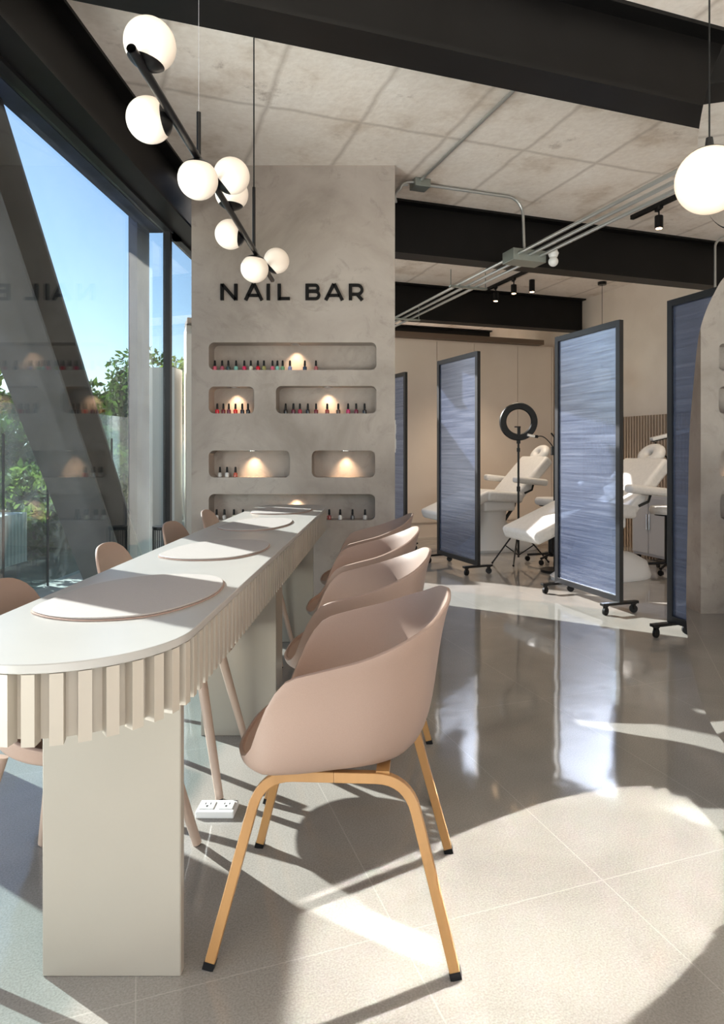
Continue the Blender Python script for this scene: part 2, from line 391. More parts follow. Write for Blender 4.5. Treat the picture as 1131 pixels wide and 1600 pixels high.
# ------------------------------------------------------------------ window wall on the left
win = tag(bpy.data.objects.new('window_1', None), kind='structure'); COL.objects.link(win); win.location = (XG, 2, 0)
g = MB(); g.box((XG-0.01, 0.85, 1.36), (0.008, 8.10, 2.70)); build('pane', g, M_glass, win, True)
g = MB(); g.box((XG-0.01, 5.95, 1.36), (0.008, 1.90, 2.70)); build('pane', g, M_glass, win, True)
g = MB(); g.box((XG, 1.0, 2.745), (0.07, 8.3, 0.05)); g.box((XG, 5.9, 2.745), (0.07, 1.9, 0.05)); g.box((XG, 2.0, 0.02), (0.06, 10, 0.04)); build('frame', g, M_frame, win, True)
g = MB()
for y in (4.93, 0.6): g.box((XG, y, 1.36), (0.05, 0.045, 2.72))
build('mullion', g, M_frame, win, True)
# steel outside the glass
ext = MB()
def lineYZ(x, y0, z0, y1, z1): return Vector((x, y0, z0)), Vector((x, y1, z1))
# right edge of the diagonal: (y,z) 3.12,2.75 -> 5.1,0.05 ; centre is offset down-left by half the depth
tdir = Vector((0, 0.6, -0.8)); tdir = Vector((0, 1.21, -1.61)).normalized(); nrm = Vector((0, 0.8, 0.6)).normalized()
nrm = Vector((0, -tdir.z, tdir.y))
pr = Vector((-1.88, 3.57, 2.03)) - nrm*0.14
t1 = (3.05-pr.z)/tdir.z; t2 = (-0.05-pr.z)/tdir.z
bm_ = ibeam(pr+tdir*t1, pr+tdir*t2, 0.28, 0.30, up=nrm)
struct('diagonal_brace', bm_, M_steel_out)
# second diagonal (left of the frame) that throws the nearer band of shade over the table
pr2 = Vector((-1.88, 2.55, 1.5)); td2 = Vector((0, 0, 1)); n2 = Vector((0, 1, 0))
struct('steel_post', ibeam(pr2-td2*1.6, pr2+td2*1.6, 0.26, 0.26, up=n2), M_steel_out)
struct('steel_post', MB().box((-1.765,4.82,1.48),(0.06,0.24,3.2)), M_bluegrey)
struct('eaves_beam', MB().box((-1.695,0.85,2.92),(0.11,8.18,0.40)), M_bluegrey)

# ------------------------------------------------------------------ nail bar column with niches
def px2w(x, y, Y=CY): return ((x-608)/1067*Y, 1.15-(y-703)/1067*Y)
XL, XR = px2w(299, 0)[0], px2w(617, 0)[0]
niche_px = [(326,535,588,578),(326,604,397,646),(431,603,588,646),(326,704,453,746),(487,704,586,746),(326,772,586,813)]
def rounded(x0, z0, x1, z1, r, n=6):
    pts = []
    for cx, cz, s in ((x1-r,z1-r,0),(x0+r,z1-r,1),(x0+r,z0+r,2),(x1-r,z0+r,3)):
        for i in range(n+1):
            a = PI/2*s + PI/2*i/n; pts.append((cx+r*math.cos(a), cz+r*math.sin(a)))
    return pts
cu = bpy.data.curves.new('c', 'CURVE'); cu.dimensions = '2D'; cu.fill_mode = 'BOTH'; cu.extrude = 0.075
def spl(pts):
    s = cu.splines.new('POLY'); s.points.add(len(pts)-1)
    for i, (x, z) in enumerate(pts): s.points[i].co = (x, z, 0, 1)
    s.use_cyclic_u = True
spl([(XL,0),(XR,0),(XR,CH),(XL,CH)])
niches = []
for (x0,y0,x1,y1) in niche_px:
    ax, az = px2w(x0, y1); bx_, bz_ = px2w(x1, y0); niches.append((ax, az, bx_, bz_))
    spl(rounded(ax, az, bx_, bz_, 0.038))
co = bpy.data.objects.new('c', cu); COL.objects.link(co); bpy.context.view_layer.update()
me = bpy.data.meshes.new_from_object(co.evaluated_get(bpy.context.evaluated_depsgraph_get()))
bpy.data.objects.remove(co)
me.transform(Matrix.Translation((0, CY+0.075, 0)) @ Matrix.Rotation(PI/2, 4, 'X'))
for p_ in me.polygons: p_.use_smooth = False
colm = tag(bpy.data.objects.new('wall_nail_bar', None), kind='structure'); COL.objects.link(colm); colm.location = ((XL+XR)/2, CY, 0)
me.materials.clear()
link('niche_face', me, M_column, colm, True)
core = MB(); core.box(((XL+XR)/2, CY+0.15+0.2, CH/2), (XR-XL, 0.40, CH)); build('core', core, M_column, colm, True)

# ------------------------------------------------------------------ lettering NAIL BAR
def stroke(mb, pts, w_, closed=False, y0=CY-0.018, y1=CY-0.002):
    pts = [Vector((x, z)) for x, z in pts]; n = len(pts); L = []; R_ = []
    for i in range(n):
        if closed: d0 = (pts[i]-pts[i-1]).normalized(); d1 = (pts[(i+1)%n]-pts[i]).normalized()
        else:
            d0 = (pts[i]-pts[i-1]).normalized() if i > 0 else (pts[1]-pts[0]).normalized()
            d1 = (pts[i+1]-pts[i]).normalized() if i < n-1 else d0
        t = (d0+d1).normalized(); nn = Vector((-t.y, t.x)); k = 1/max(0.35, math.sqrt((1+d0.dot(d1))/2))
        L.append(pts[i]+nn*w_/2*k); R_.append(pts[i]-nn*w_/2*k)
    vs = [(p.x, y0, p.y) for p in L] + [(p.x, y0, p.y) for p in R_] + [(p.x, y1, p.y) for p in L] + [(p.x, y1, p.y) for p in R_]
    fs = []
    for i in range(n if closed else n-1):
        j = (i+1) % n
        fs += [(i,j,n+j,n+i),(2*n+i,3*n+i,3*n+j,2*n+j),(i,2*n+i,2*n+j,j),(n+i,n+j,3*n+j,3*n+i)]
    if not closed: fs += [(0,n,3*n,2*n),(n-1,3*n-1,4*n-1,2*n-1)]
    mb.add(vs, fs)
sign = thing('wall_lettering', 'black NAIL BAR lettering fixed high on the grey plaster column', 'sign', (px2w(457,456)[0], CY-0.01, px2w(457,456)[1]))
zt, zb = px2w(0,444)[1], px2w(0,469.5)[1]; HT = zt-zb; sw = 0.0225
def L_(ch, xa, xb):
    x0, x1 = px2w(xa,0)[0], px2w(xb,0)[0]; mb = MB(); w2 = sw/2
    if ch == 'N': stroke(mb, [(x0+w2, zb), (x0+w2, zt)], sw); stroke(mb, [(x1-w2, zb), (x1-w2, zt)], sw); stroke(mb, [(x0+w2*1.2, zt-0.004), (x1-w2*1.2, zb+0.004)], sw)
    if ch == 'A':
        xm = (x0+x1)/2; stroke(mb, [(x0+w2, zb), (xm-0.002, zt)], sw); stroke(mb, [(x1-w2, zb), (xm+0.002, zt)], sw); stroke(mb, [(x0+0.03, zb+HT*0.29), (x1-0.03, zb+HT*0.29)], sw*0.85)
    if ch == 'I': stroke(mb, [((x0+x1)/2, zb), ((x0+x1)/2, zt)], sw)
    if ch == 'L': stroke(mb, [(x0+w2, zb), (x0+w2, zt)], sw); stroke(mb, [(x0+w2, zb+w2), (x1, zb+w2)], sw*0.9)
    def bowl(za, zb_, xe, dy=0.0006):
        r = (za-zb_)/2; pts = [(x0+w2, za)]
        for i in range(13): a = PI/2-PI*i/12; pts.append((xe-r+r*math.cos(a), (za+zb_)/2+r*math.sin(a)))
        pts.append((x0+w2, zb_)); stroke(mb, pts, sw*0.88, y0=CY-0.018-dy)
    if ch == 'B':
        stroke(mb, [(x0+w2, zb), (x0+w2, zt)], sw); zm = zb+HT*0.53
        bowl(zt-w2*0.88, zm+0.0035, x1-w2-0.006); bowl(zm, zb+w2*0.88, x1-w2, 0.0012)
    if ch == 'R':
        stroke(mb, [(x0+w2, zb), (x0+w2, zt)], sw); bowl(zt-w2*0.88, zb+HT*0.36, x1-w2-0.002)
        stroke(mb, [(x0+(x1-x0)*0.55, zb+HT*0.36), (x1-w2, zb)], sw)
    build('letter', mb, M_letter, sign, True)
for ch, xa, xb in (('N',345,371.5),('A',381.5,412),('I',417,422),('L',434,453),('B',477.5,501),('A',506.5,537.5),('R',545,568.5)): L_(ch, xa, xb)

# ------------------------------------------------------------------ niche downlights
spot_px = [(459,0,'top niche, the widest one'),(363,1,'small left niche of the second row'),(510,2,'wide right niche of the second row'),(391,3,'left niche of the third row'),(539,4,'empty right niche of the third row'),(459,5,'bottom niche behind the table end')]
for x, ni, where in spot_px:
    X = px2w(x, 0)[0]; Z = niches[ni][3]
    t = thing('niche_downlight', 'small recessed warm downlight in the ceiling of the ' + where, 'downlight', (X, CY+0.075, Z), 0, 'downlights in the niches')
    mb = MB(); mb.lathe([(0.026,-0.004),(0.036,-0.004),(0.036,0.001),(0.026,0.001),(0.026,-0.004)]); build('trim_ring', mb, M_chrome, t, smooth=True)
    mb = MB(); mb.cyl((0,0,-0.001), 0.026, 0.003); build('lens', mb, M_lampon, t)
    light('niche_lamp', 'SPOT', (X, CY+0.085, Z-0.008), (0,0.35,-1), energy=3.4, color=(1,0.70,0.45), spot_size=math.radians(84), spot_blend=1.0, shadow_soft_size=0.012)

# ------------------------------------------------------------------ nail polish bottles
def polish_mat(name, rgb):
    return mat('polish_'+name, srgb(*rgb), 0.15, coat=0.6)
PC = {'pink':(214,98,122),'rose':(190,92,110),'teal':(52,74,72),'mint':(128,190,176),'cerise':(222,40,92),'cream':(214,212,190),'red':(206,24,44),
      'olive':(150,150,88),'green':(112,160,120),'lilac':(138,146,190),'navy':(36,58,84),'dusty pink':(172,96,98),'dark red':(112,18,28),'plum':(110,26,52),
      'bright red':(236,44,32),'ink black':(24,24,34),'black':(20,18,20),'maroon':(96,22,40),'crimson':(160,20,52),'brown':(88,64,50),'magenta':(186,36,92),
      'clear':(196,192,188),'white':(226,224,220),'orange':(190,72,44),'rust':(150,60,50),'grey':(92,92,92)}
rows = [(0,'top niche',4.04,320,[(63,'pink'),(109,'rose'),(148,'teal'),(197,'mint'),(249,'cerise'),(290,'cream'),(335,'red'),(373,'olive'),(427,'pink'),(458,'mint'),(491,'green'),(537,'lilac'),(631,'navy'),(701,'dusty pink')]),
        (1,'left niche of the second row',4.04,320,[(78,'red'),(117,'dark red'),(151,'plum'),(193,'bright red'),(236,'ink black'),(272,'black')]),
        (2,'right niche of the second row',4.04,320,[(510,'black'),(559,'maroon'),(600,'crimson'),(650,'ink black'),(702,'dark red'),(772,'rust'),(842,'brown'),(904,'magenta'),(955,'plum'),(1008,'black')]),
        (3,'left niche of the third row',4.04,320,[(95,'clear'),(140,'white'),(193,'orange')]),
        (5,'bottom niche',4.04,320,[(74,'white'),(123,'clear'),(183,'cream'),(241,'grey'),(785,'rust'),(854,'white'),(932,'grey'),(1011,'clear')])]
pm = {}
def bottle_mesh():
    b_ = MB(); b_.lathe([(0.0,0.0),(0.0125,0.0),(0.0145,0.002),(0.0148,0.023),(0.0125,0.029),(0.0055,0.031),(0.005,0.034),(0.0,0.034)], seg=16)
    c_ = MB(); c_.lathe([(0.0,0.033),(0.0082,0.033),(0.0086,0.036),(0.0068,0.068),(0.005,0.072),(0.0,0.0725)], seg=16)
    return b_, c_
bb_, cc_ = bottle_mesh(); first = None
ordn = ['first','second','third','fourth','fifth','sixth','seventh','eighth','ninth','tenth','eleventh','twelfth','thirteenth','fourteenth']
for ni, where, sc, ox, items in rows:
    for k, (x, cn) in enumerate(items):
        X = px2w(ox+x/sc, 0, CY+0.05)[0]; Z = niches[ni][1]+0.0005
        if ni == 5: lab = f'{cn} nail polish bottle, {ordn[k]} visible one from the left, bottom niche'
        else: lab = f'{cn} polish bottle, {ordn[k]} from the left in the {where}'
        if cn not in pm: pm[cn] = polish_mat(cn.replace(' ', '_'), PC[cn])
        if first is None:
            t = thing('nail_polish_bottle', lab, 'nail polish', (X, CY+0.05, Z), 0, 'nail polish bottles in the wall niches')
            bo = build('bottle', bb_, None, t, smooth=True); bo.data.materials.append(M_whiteplastic)
            bo.material_slots[0].link = 'OBJECT'; bo.material_slots[0].material = pm[cn]
            build('cap', cc_, M_black, t, smooth=True); first = t
        else:
            t = copy_tree(first); t.location = (X, CY+0.05, Z); t['label'] = lab
            for ch in t.children:
                if ch.name.startswith('bottle'): ch.material_slots[0].material = pm[cn]

# switch plates on the right side of the column (seen in the mirror)
t = thing('switch_plate', 'white double light switch plate on the right side of the grey column', 'light switch', (XR+0.004, CY+0.30, 1.25))
mb = MB(); mb.box((0,0,0),(0.008,0.08,0.24)); build('plate', mb, M_whiteplastic, t, bevel=0.003)
for dz in (-0.055, 0.055):
    mb = MB(); mb.box((0.006,0,dz),(0.006,0.035,0.07)); build('rocker', mb, M_greyplastic, t)

# ------------------------------------------------------------------ cabinets and far room
cab = thing('cabinet_wall', 'full-height beige cupboard run across the far end of the salon', 'cupboard', (*P(3,8.5),0))
def gbox(mb, b0_, b1_, a0_, a1_, z0, z1): mb.prism([P(b0_,a0_),P(b1_,a0_),P(b1_,a1_),P(b0_,a1_)], z0, z1); return mb
gbox(mb := MB(), 0.5, 5.47, 8.26, 8.75, 0.0, 2.60); build('carcass', mb, M_cab, cab, True)
js = []
for px_ in (617, 683, 741, 809, 862):
    k = (px_-608)/1067; js.append(((0.342+0.94*k)*8.234)/(0.94-0.342*k))
js = [0.6, 1.7, 2.3] + [j for j in js if j > 2.6] + [5.46]
for i in range(len(js)-1):
    d = gbox(MB(), js[i]+0.003, js[i+1]-0.003, 8.236, 8.256, 0.20, 2.58); dd = build('door', d, M_cab, cab, True)
gbox(mb := MB(), 0.5, 5.47, 8.25, 8.26, 0.0, 0.17); build('plinth', mb, M_cab, cab, True)
gbox(mb := MB(), 0.5, 5.23, 8.12, 8.6, 2.60, 2.665); build('ledge', mb, M_brown, cab, True)
# fluted wainscot on the right wall
fl = MB(); n = 90
gbox(fl, 5.455, 5.485, 3.3, 7.55, 0, 1.535)
for i in range(n):
    a = 3.32 + i*0.0467; gbox(fl, 5.43, 5.456, a, a+0.026, 0, 1.545)
struct('trim_1', fl, M_flute)

# ------------------------------------------------------------------ conduits
pipes = thing('electrical_conduit', 'bundle of three parallel steel conduits slung under the black beams', 'conduit', (*P(2.8,4.62), 2.65))
for b_ in (2.71, 2.805, 2.90):
    mb = MB(); mb.tube([q(b_,0.3,2.65), q(b_,8.0,2.65)], 0.0125); build('pipe', mb, M_pipe, pipes, True, smooth=True)
for a_ in (1.5, 5.6, 7.2):
    mb = gbox(MB(), 2.62, 2.99, a_-0.02, a_+0.02, 2.62, 2.636)
    for b_ in (2.63, 2.98): mb.tube([q(b_,a_,2.62), q(b_,a_,2.70 if a_ in (5.1,) else 2.78)], 0.004)
    build('strut', mb, M_box, pipes, True)
mb = gbox(MB(), 2.66, 2.95, 4.55, 4.72, 2.60, 2.69); build('junction_box', mb, M_box, pipes, True, bevel=0.004)
t = thing('branch_conduit', 'thin steel conduit on the concrete ceiling, bending down to the pipe bundle', 'conduit', (*P(1.92,4.6), 3.1))
zc_ = CH-0.016
mb = MB(); mb.tube([q(1.915,2.68,zc_), q(1.915,4.62,zc_)], 0.010); build('pipe', mb, M_pipe, t, True, smooth=True)
pts = [q(1.95,4.66,zc_), q(2.62,4.66,zc_)]
for i in range(9):
    a = PI/2*i/8; pts.append(q(2.68+0.13*math.sin(a), 4.66, zc_-0.13*(1-math.cos(a))))
pts.append(q(2.81,4.64,2.69)); mb = MB(); mb.tube(pts, 0.0115); build('pipe', mb, M_pipe, t, True, smooth=True)
mb = gbox(MB(), 1.87, 1.99, 4.58, 4.70, CH-0.06, CH-0.002); build('junction_box', mb, M_box, t, True, bevel=0.003)
for k in range(2):
    pts = []
    for i in range(9):
        a = PI/2*i/8; pts.append(q(1.87-0.10*math.sin(a)-k*0.02, 4.62+k*0.06, zc_-0.01-(0.06+0.05*k)*(1-math.cos(a))))
    x, y, z = pts[-1]; pts.append((XR+0.01, y+0.03, z-0.02)); mb = MB(); mb.tube(pts, 0.010); build('pipe', mb, M_pipe, t, True, smooth=True)
t = thing('drop_conduit', 'bent steel conduit coming down the front of the black beam above the mirror', 'conduit', (3.0,6.2,3.1))
xx, yy = 3.0, 6.35*0.99; mb = MB(); pts = [(xx+0.30, yy+0.1, zc_)]
for i in range(9):
    a = PI/2*i/8; pts.append((xx+0.12-0.12*math.sin(a), yy, zc_-0.10*(1-math.cos(a))))
pts.append((xx, yy, 2.62)); mb.tube(pts, 0.011); build('pipe', mb, M_pipe, t, True, smooth=True)
gbox(mb := MB(), -0.03, 0.03, -0.03, 0.03, 0, 0.05); 
# bare bulb holder at the junction box
bx0, by0 = P(2.98, 4.50)
t = thing('bulb_holder', 'white ball lamp on a white holder hanging at the conduit junction box', 'lamp', (bx0, by0, 2.66))
mb = MB(); mb.lathe([(0.0,0.03),(0.03,0.028),(0.042,0.0),(0.03,-0.03),(0.0,-0.032)]); build('holder', mb, M_whiteplastic, t, smooth=True)
mb = MB(); mb.sphere((0,0,-0.062), 0.038); build('bulb', mb, M_whiteplastic, t, smooth=True)

# ------------------------------------------------------------------ track lights
def track(b_, aa0, aa1, spots, label, labs):
    t = thing('light_track', label, 'track light rail', (*P(b_,(aa0+aa1)/2), CH-0.02))
    build('rail', gbox(MB(), b_-0.017, b_+0.017, aa0, aa1, CH-0.035, CH-0.001), M_black, t, True)
    for a_, lb in zip(spots, labs):
        s = thing('track_spotlight', lb, 'spotlight', (*P(b_,a_), CH-0.035), 0, 'small black spotlights on the ceiling tracks')
        mb = MB(); mb.box((0,0,-0.012),(0.03,0.10,0.024)); mb.cyl((0,0,-0.045),0.006,0.05); build('adapter', mb, M_black, s)
        mb = MB(); mb.lathe([(0.0,-0.07),(0.030,-0.07),(0.033,-0.075),(0.033,-0.165),(0.028,-0.17),(0.0,-0.17)]); build('barrel', mb, M_black, s, smooth=True)
        mb = MB(); mb.cyl((0,0,-0.171),0.024,0.004); build('lens', mb, M_lampon, s)
        light('track_lamp', 'SPOT', (*P(b_,a_), CH-0.215), (0,0,-1), energy=40, color=(1,0.82,0.62), spot_size=math.radians(95), spot_blend=0.6, shadow_soft_size=0.025)
track(3.90, 2.9, 4.72, [4.40], 'black lighting rail on the ceiling beside the round globe pendant', ['black cylinder spotlight nearest to the globe pendant'])
track(3.98, 6.45, 7.42, [6.80,7.22], 'black lighting rail on the ceiling in front of the far beam', ['black cylinder spotlight, right one of the pair on the far rail','black cylinder spotlight, left one of the pair on the far rail'])
s = thing('track_spotlight', 'lone small black spotlight peeping out under the middle beam', 'spotlight', (*P(4.28,6.9), CH), 0, 'small black spotlights on the ceiling tracks')
mb = MB(); mb.lathe([(0.0,-0.0),(0.030,-0.0),(0.033,-0.005),(0.033,-0.135),(0.028,-0.14),(0.0,-0.14)]); build('barrel', mb, M_black, s, smooth=True)
mb = MB(); mb.cyl((0,0,-0.141),0.024,0.004); build('lens', mb, M_lampon, s)

# ------------------------------------------------------------------ globe pendants
def globe_pendant(x, y, z, r, label):
    t = thing('globe_pendant', label, 'pendant lamp', (x, y, z))
    mb = MB(); mb.sphere((0,0,0), r, 40, 24); build('globe', mb, M_globe_big, t, smooth=True)
    mb = MB(); mb.sphere((0,0,0), r*1.015, 40, 6, a0=0.0, a1=0.52); mb.lathe([(0.0,r*1.0),(0.014,r*1.0),(0.010,r*1.0+0.03),(0.0,r*1.0+0.032)]); build('cap', mb, M_blackmetal, t, smooth=True)
    mb = MB(); mb.cyl((0,0,(CH-z+r)/2+0.01), 0.0028, CH-z-r-0.02, seg=8); build('cable', mb, M_black, t)
    mb = MB(); mb.cyl((0,0,CH-z-0.0175), 0.05, 0.034); build('canopy', mb, M_blackmetal, t, smooth=True)
globe_pendant(0.980, 2.09, 1.975, 0.1, 'large glowing white globe pendant hanging by the mirrors')
globe_pendant(2.51, 8.05, 2.02, 0.1, 'small far globe pendant glowing behind the second screen')

# chandelier over the table
RX = -0.65
def rodp(y): return Vector((RX, y, 2.162 - (y-1.72)*0.0324))
ch = thing('chandelier', 'black rod chandelier with eight opal globes hanging lengthwise over the table', 'chandelier', tuple(rodp(2.75)))
mb = MB(); mb.tube([rodp(1.72), rodp(3.80)], 0.0125, 20, cap=False); mb.tube([rodp(3.80), rodp(1.72)], 0.0105, 20, cap=False); mb.cyl(rodp(1.80), 0.0104, 0.004, axis=(0,1,0)); mb.cyl(rodp(3.795), 0.012, 0.01, axis=(0,1,0))
build('rod', mb, M_blackmetal, ch, True, smooth=True)
offs = [(0.016,0.066),(-0.076,-0.006),(0.0,-0.074),(0.060,0.050),(0.004,0.070),(-0.076,0.012),(-0.008,-0.072),(0.052,0.052)]
for i, (dx, dz) in enumerate(offs):
    y = [1.81,2.06,2.32,2.57,2.80,3.10,3.34,3.62][i]; rp = rodp(y); d = Vector((dx,0,dz)); r = 0.067
    c_ = rp + d.normalized()*0.074 if i not in (0,) else rp + d
    dn = (c_-rp).normalized()
    rot = dn.to_track_quat('Z','Y').to_matrix()
    g_ = build('globe', MB().sphere(c_, r, 40, 24), M_globe, ch, True, smooth=True)
    capm = MB(); capm.sphere(c_, r*1.012, 40, 8, mtx=rot, a0=PI-0.80, a1=PI); capm.sphere(c_, r*1.002, 40, 2, mtx=rot, a0=PI-0.80, a1=PI)
    capm.tube([rp, c_-dn*r*0.98], 0.008, 10); build('globe_cap', capm, M_blackmetal, g_, smooth=True)
    g_.children[0].location = -ch.location; 
for y in (2.33, 3.28):
    p0 = rodp(y); mb = MB(); mb.tube([p0, p0+Vector((0,0,0.16 if y < 3 else 0.30))], 0.0075, 12); build('stem', mb, M_blackmetal, ch, True, smooth=True)
    mb = MB(); mb.tube([p0+Vector((0,0,0.15)), (p0.x, p0.y, CH-0.0)], 0.0007 if y < 3 else 0.0032, 8); build('cable', mb, M_black if y > 3 else M_greyplastic, ch, True)

# ------------------------------------------------------------------ table
TT = 0.78; txl, txr = -0.872, -0.404; ty0, ty1 = 1.175, 4.62; tc = (txl+txr)/2
def stadium(inset, n=28, ry0=0.24, ry1=0.26, pw=2.0):
    hw = (txr-txl)/2-inset; pts = []
    for i in range(n+1):
        a = PI + PI*i/n; pts.append((tc+hw*math.cos(a), ty0+ry0+(ry0-inset)*math.sin(a)))
    for i in range(n+1):
        a = PI*i/n; c_, s_ = math.cos(a), math.sin(a); pts.append((tc+hw*abs(c_)**0.6*(1 if c_ > 0 else -1), ty1-ry1+(ry1-inset)*abs(s_)**0.8))
    return pts
tb = thing('manicure_table', 'long cream manicure table with rounded ends and a slatted skirt', 'table', (tc, 2.8, 0))
build('tabletop', MB().prism(stadium(0), TT-0.017, TT), M_top, tb, True, bevel=0.002, smooth=True)
# skirt: backing wall + vertical slats along the outline
inn = stadium(0.026); inn2 = stadium(0.045)
mb = MB(); n = len(inn); vs = [(x,y,z) for z in (0.641, TT-0.0175) for x, y in inn] + [(x,y,z) for z in (0.641, TT-0.0175) for x, y in inn2]
fs = []
for i in range(n):
    j = (i+1)%n; fs += [(i,j,n+j,n+i),(2*n+i,3*n+i,3*n+j,2*n+j),(i,2*n+i,2*n+j,j),(n+i,n+j,3*n+j,3*n+i)]
mb.add(vs, fs); sk = build('skirt', mb, M_skirt, tb, True)
path = stadium(0.014, 60); cum = [0]
for i in range(len(path)):
    a_, b_ = Vector(path[i]), Vector(path[(i+1) % len(path)]); cum.append(cum[-1]+(b_-a_).length)
tot = cum[-1]; ns = round(tot/0.0435); mb = MB()
for k in range(ns):
    s_ = (k+0.35)*tot/ns; i = max(j for j in range(len(path)) if cum[j] <= s_)
    a_, b_ = Vector(path[i]), Vector(path[(i+1) % len(path)]); 
    if (b_-a_).length < 1e-7: continue
    t_ = (b_-a_).normalized(); p_ = a_+t_*(s_-cum[i]); ang = math.atan2(t_.y, t_.x)
    mb.box((p_.x, p_.y, (0.637+TT-0.018)/2), (0.0225, 0.026, TT-0.018-0.637), rz=ang)
sl = build('slats', mb, M_skirt, sk); sl.location = (-tb.location.x, -tb.location.y, 0)
for (y0, y1) in ((1.49, 1.515), (2.745, 2.905), (4.085, 4.11)):
    mb = MB(); mb.box((-0.606, (y0+y1)/2, 0.38), (0.303, y1-y0, 0.76)); build('leg_panel', mb, M_panel, tb, True, bevel=0.003)

# place mats
mat_shape = [(-0.5,-0.25),(-0.36,-0.42),(-0.05,-0.5),(0.28,-0.42),(0.47,-0.15),(0.5,0.15),(0.40,0.40),(0.15,0.5),(-0.15,0.46),(-0.42,0.22)]
mlab = ['nearest of the four on the table','second from the near end of the table','third from the near end of the table','farthest of the four, by the column']
for k, (y, X, sx, sy) in enumerate([(1.735,-0.635,0.385,0.53),(2.52,-0.63,0.35,0.50),(3.38,-0.65,0.32,0.56),(4.14,-0.645,0.34,0.50)]):
    t = thing('place_mat', 'pale pebble-shaped leather hand mat, ' + mlab[k], 'mat', (X, y, TT+0.0005), 0, 'leather mats on the manicure table')
    poly = smooth_closed([(u*sx, v*sy) for u, v in mat_shape], 8)
    build('leather_top', MB().prism([(u*0.985, v*0.985) for u, v in poly], 0.003, 0.0075), M_mat, t, bevel=0.002, smooth=True)
    build('backing', MB().prism(poly, 0, 0.003), mat('mat_backing', srgb(168,142,130), 0.7) if k == 0 else bpy.data.materials['mat_backing'], t)

# ------------------------------------------------------------------ chairs
def shell(name, R, rim, rbt, hb, parent, m, pw=2.3):
    nth, nr, nb = 72, 5, 12; grid = []
    Rb, Rf, Ry = R
    for i in range(nth):
        th = 2*PI*i/nth; c_, s_ = math.cos(th), math.sin(th); td = abs((math.degrees(th)+180) % 360 - 180)
        Rx = Rb if c_ > 0 else Rf
        rr = 1/((abs(c_)/Rx)**pw + (abs(s_)/Ry)**pw)**(1/pw)
        h = interp(rim, td); rb = interp(rbt, td)*rr; colp = []
        for k in range(nr): 
            rad = rb*(k+1)/nr; colp.append((rad, hb - 0.006*(1-((k+1)/nr)**2)))
        P0, P3 = (rb, hb), (rr, h); P1 = (rb+(rr-rb)*0.85, hb); P2 = (rb+(rr-rb)*0.60, hb+0.55*(h-hb))
        for k in range(1, nb+1):
            t = k/nb; u = 1-t
            colp.append(tuple(u**3*P0[j]+3*u*u*t*P1[j]+3*u*t*t*P2[j]+t**3*P3[j] for j in (0,1)))
        grid.append([(r_*c_, r_*s_, z_) for r_, z_ in colp])
    L = nr+nb; vs = [(0,0,hb-0.006)] + [p for g_ in grid for p in g_]; fs = []
    for i in range(nth):
        j = (i+1) % nth; fs.append((0, 1+i*L, 1+j*L))
        for k in range(L-1): fs.append((1+i*L+k, 1+i*L+k+1, 1+j*L+k+1, 1+j*L+k))
    o = build(name, MB().add(vs, fs), m, parent, smooth=True)
    for p in o.data.polygons: p.use_smooth = True
    if o.data.polygons[0].normal.z < 0: o.data.flip_normals()
    s = o.modifiers.new('thickness', 'SOLIDIFY'); s.thickness = 0.009; s.offset = -1
    bv = o.modifiers.new('rim', 'BEVEL'); bv.width = 0.003; bv.segments = 2; bv.limit_method = 'ANGLE'; bv.angle_limit = math.radians(50)
    return o
def armchair(label, loc, rz):
    t = thing('armchair', label, 'armchair', loc, rz, 'dusty pink armchairs along the aisle side of the table')
    shell('seat_shell', (0.262,0.240,0.272), [(0,.795),(25,.785),(50,.745),(75,.70),(95,.675),(108,.655),(117,.610),(124,.545),(131,.478),(139,.452),(160,.445),(180,.443)],
          [(0,.48),(60,.55),(90,.64),(112,.80),(126,.95),(150,.97),(180,.97)], 0.434, t, M_shell, 2.6)
    for sy in (-1, 1):
        for sx in (-1, 1):
            foot = Vector((sx*0.272, sy*0.232, 0.008)); top = Vector((sx*0.165, sy*0.172, 0.375))
            top = Vector((sx*0.176, sy*0.186, 0.375))
            dirv = (top-foot).normalized(); end = Vector((0.0, sy*0.182, 0.408)); corner = foot + dirv*(0.400/dirv.z)
            A_ = corner - dirv*0.075; B_ = corner + (end-corner).normalized()*0.075; pts = [foot]
            for i in range(9):
                u = i/8; pts.append(A_*(1-u)**2 + corner*2*u*(1-u) + B_*u*u)
            pts.append(end); mb = MB().tube(pts, 0.0115, square=True); lg = build('leg', mb, M_oak, t, bevel=0.002)
            mb = MB().tube([foot-dirv*0.008, foot+dirv*0.008], 0.0125, square=True); build('foot_cap', mb, M_black, lg)
    mb = MB(); 
    for x in (-0.11, 0.11): mb.box((x,0,0.418),(0.03,0.37,0.010))
    build('seat_bracket', mb, M_oak, t)
    return t
rl = ['nearest of the row on the aisle side','second of the row on the aisle side','third of the row on the aisle side','farthest of the row, beside the column']
ac = armchair('dusty pink shell armchair with oak legs, '+rl[0], (-0.115,1.735,0), math.radians(-3))
for k, (x, y) in enumerate([(-0.12,2.45),(-0.13,3.14),(-0.135,3.82)]):
    c_ = copy_tree(ac); c_.location = (x, y, 0); c_.rotation_euler = (0,0,math.radians([-1,1,0][k])); c_['label'] = 'dusty pink shell armchair with oak legs, '+rl[k+1]
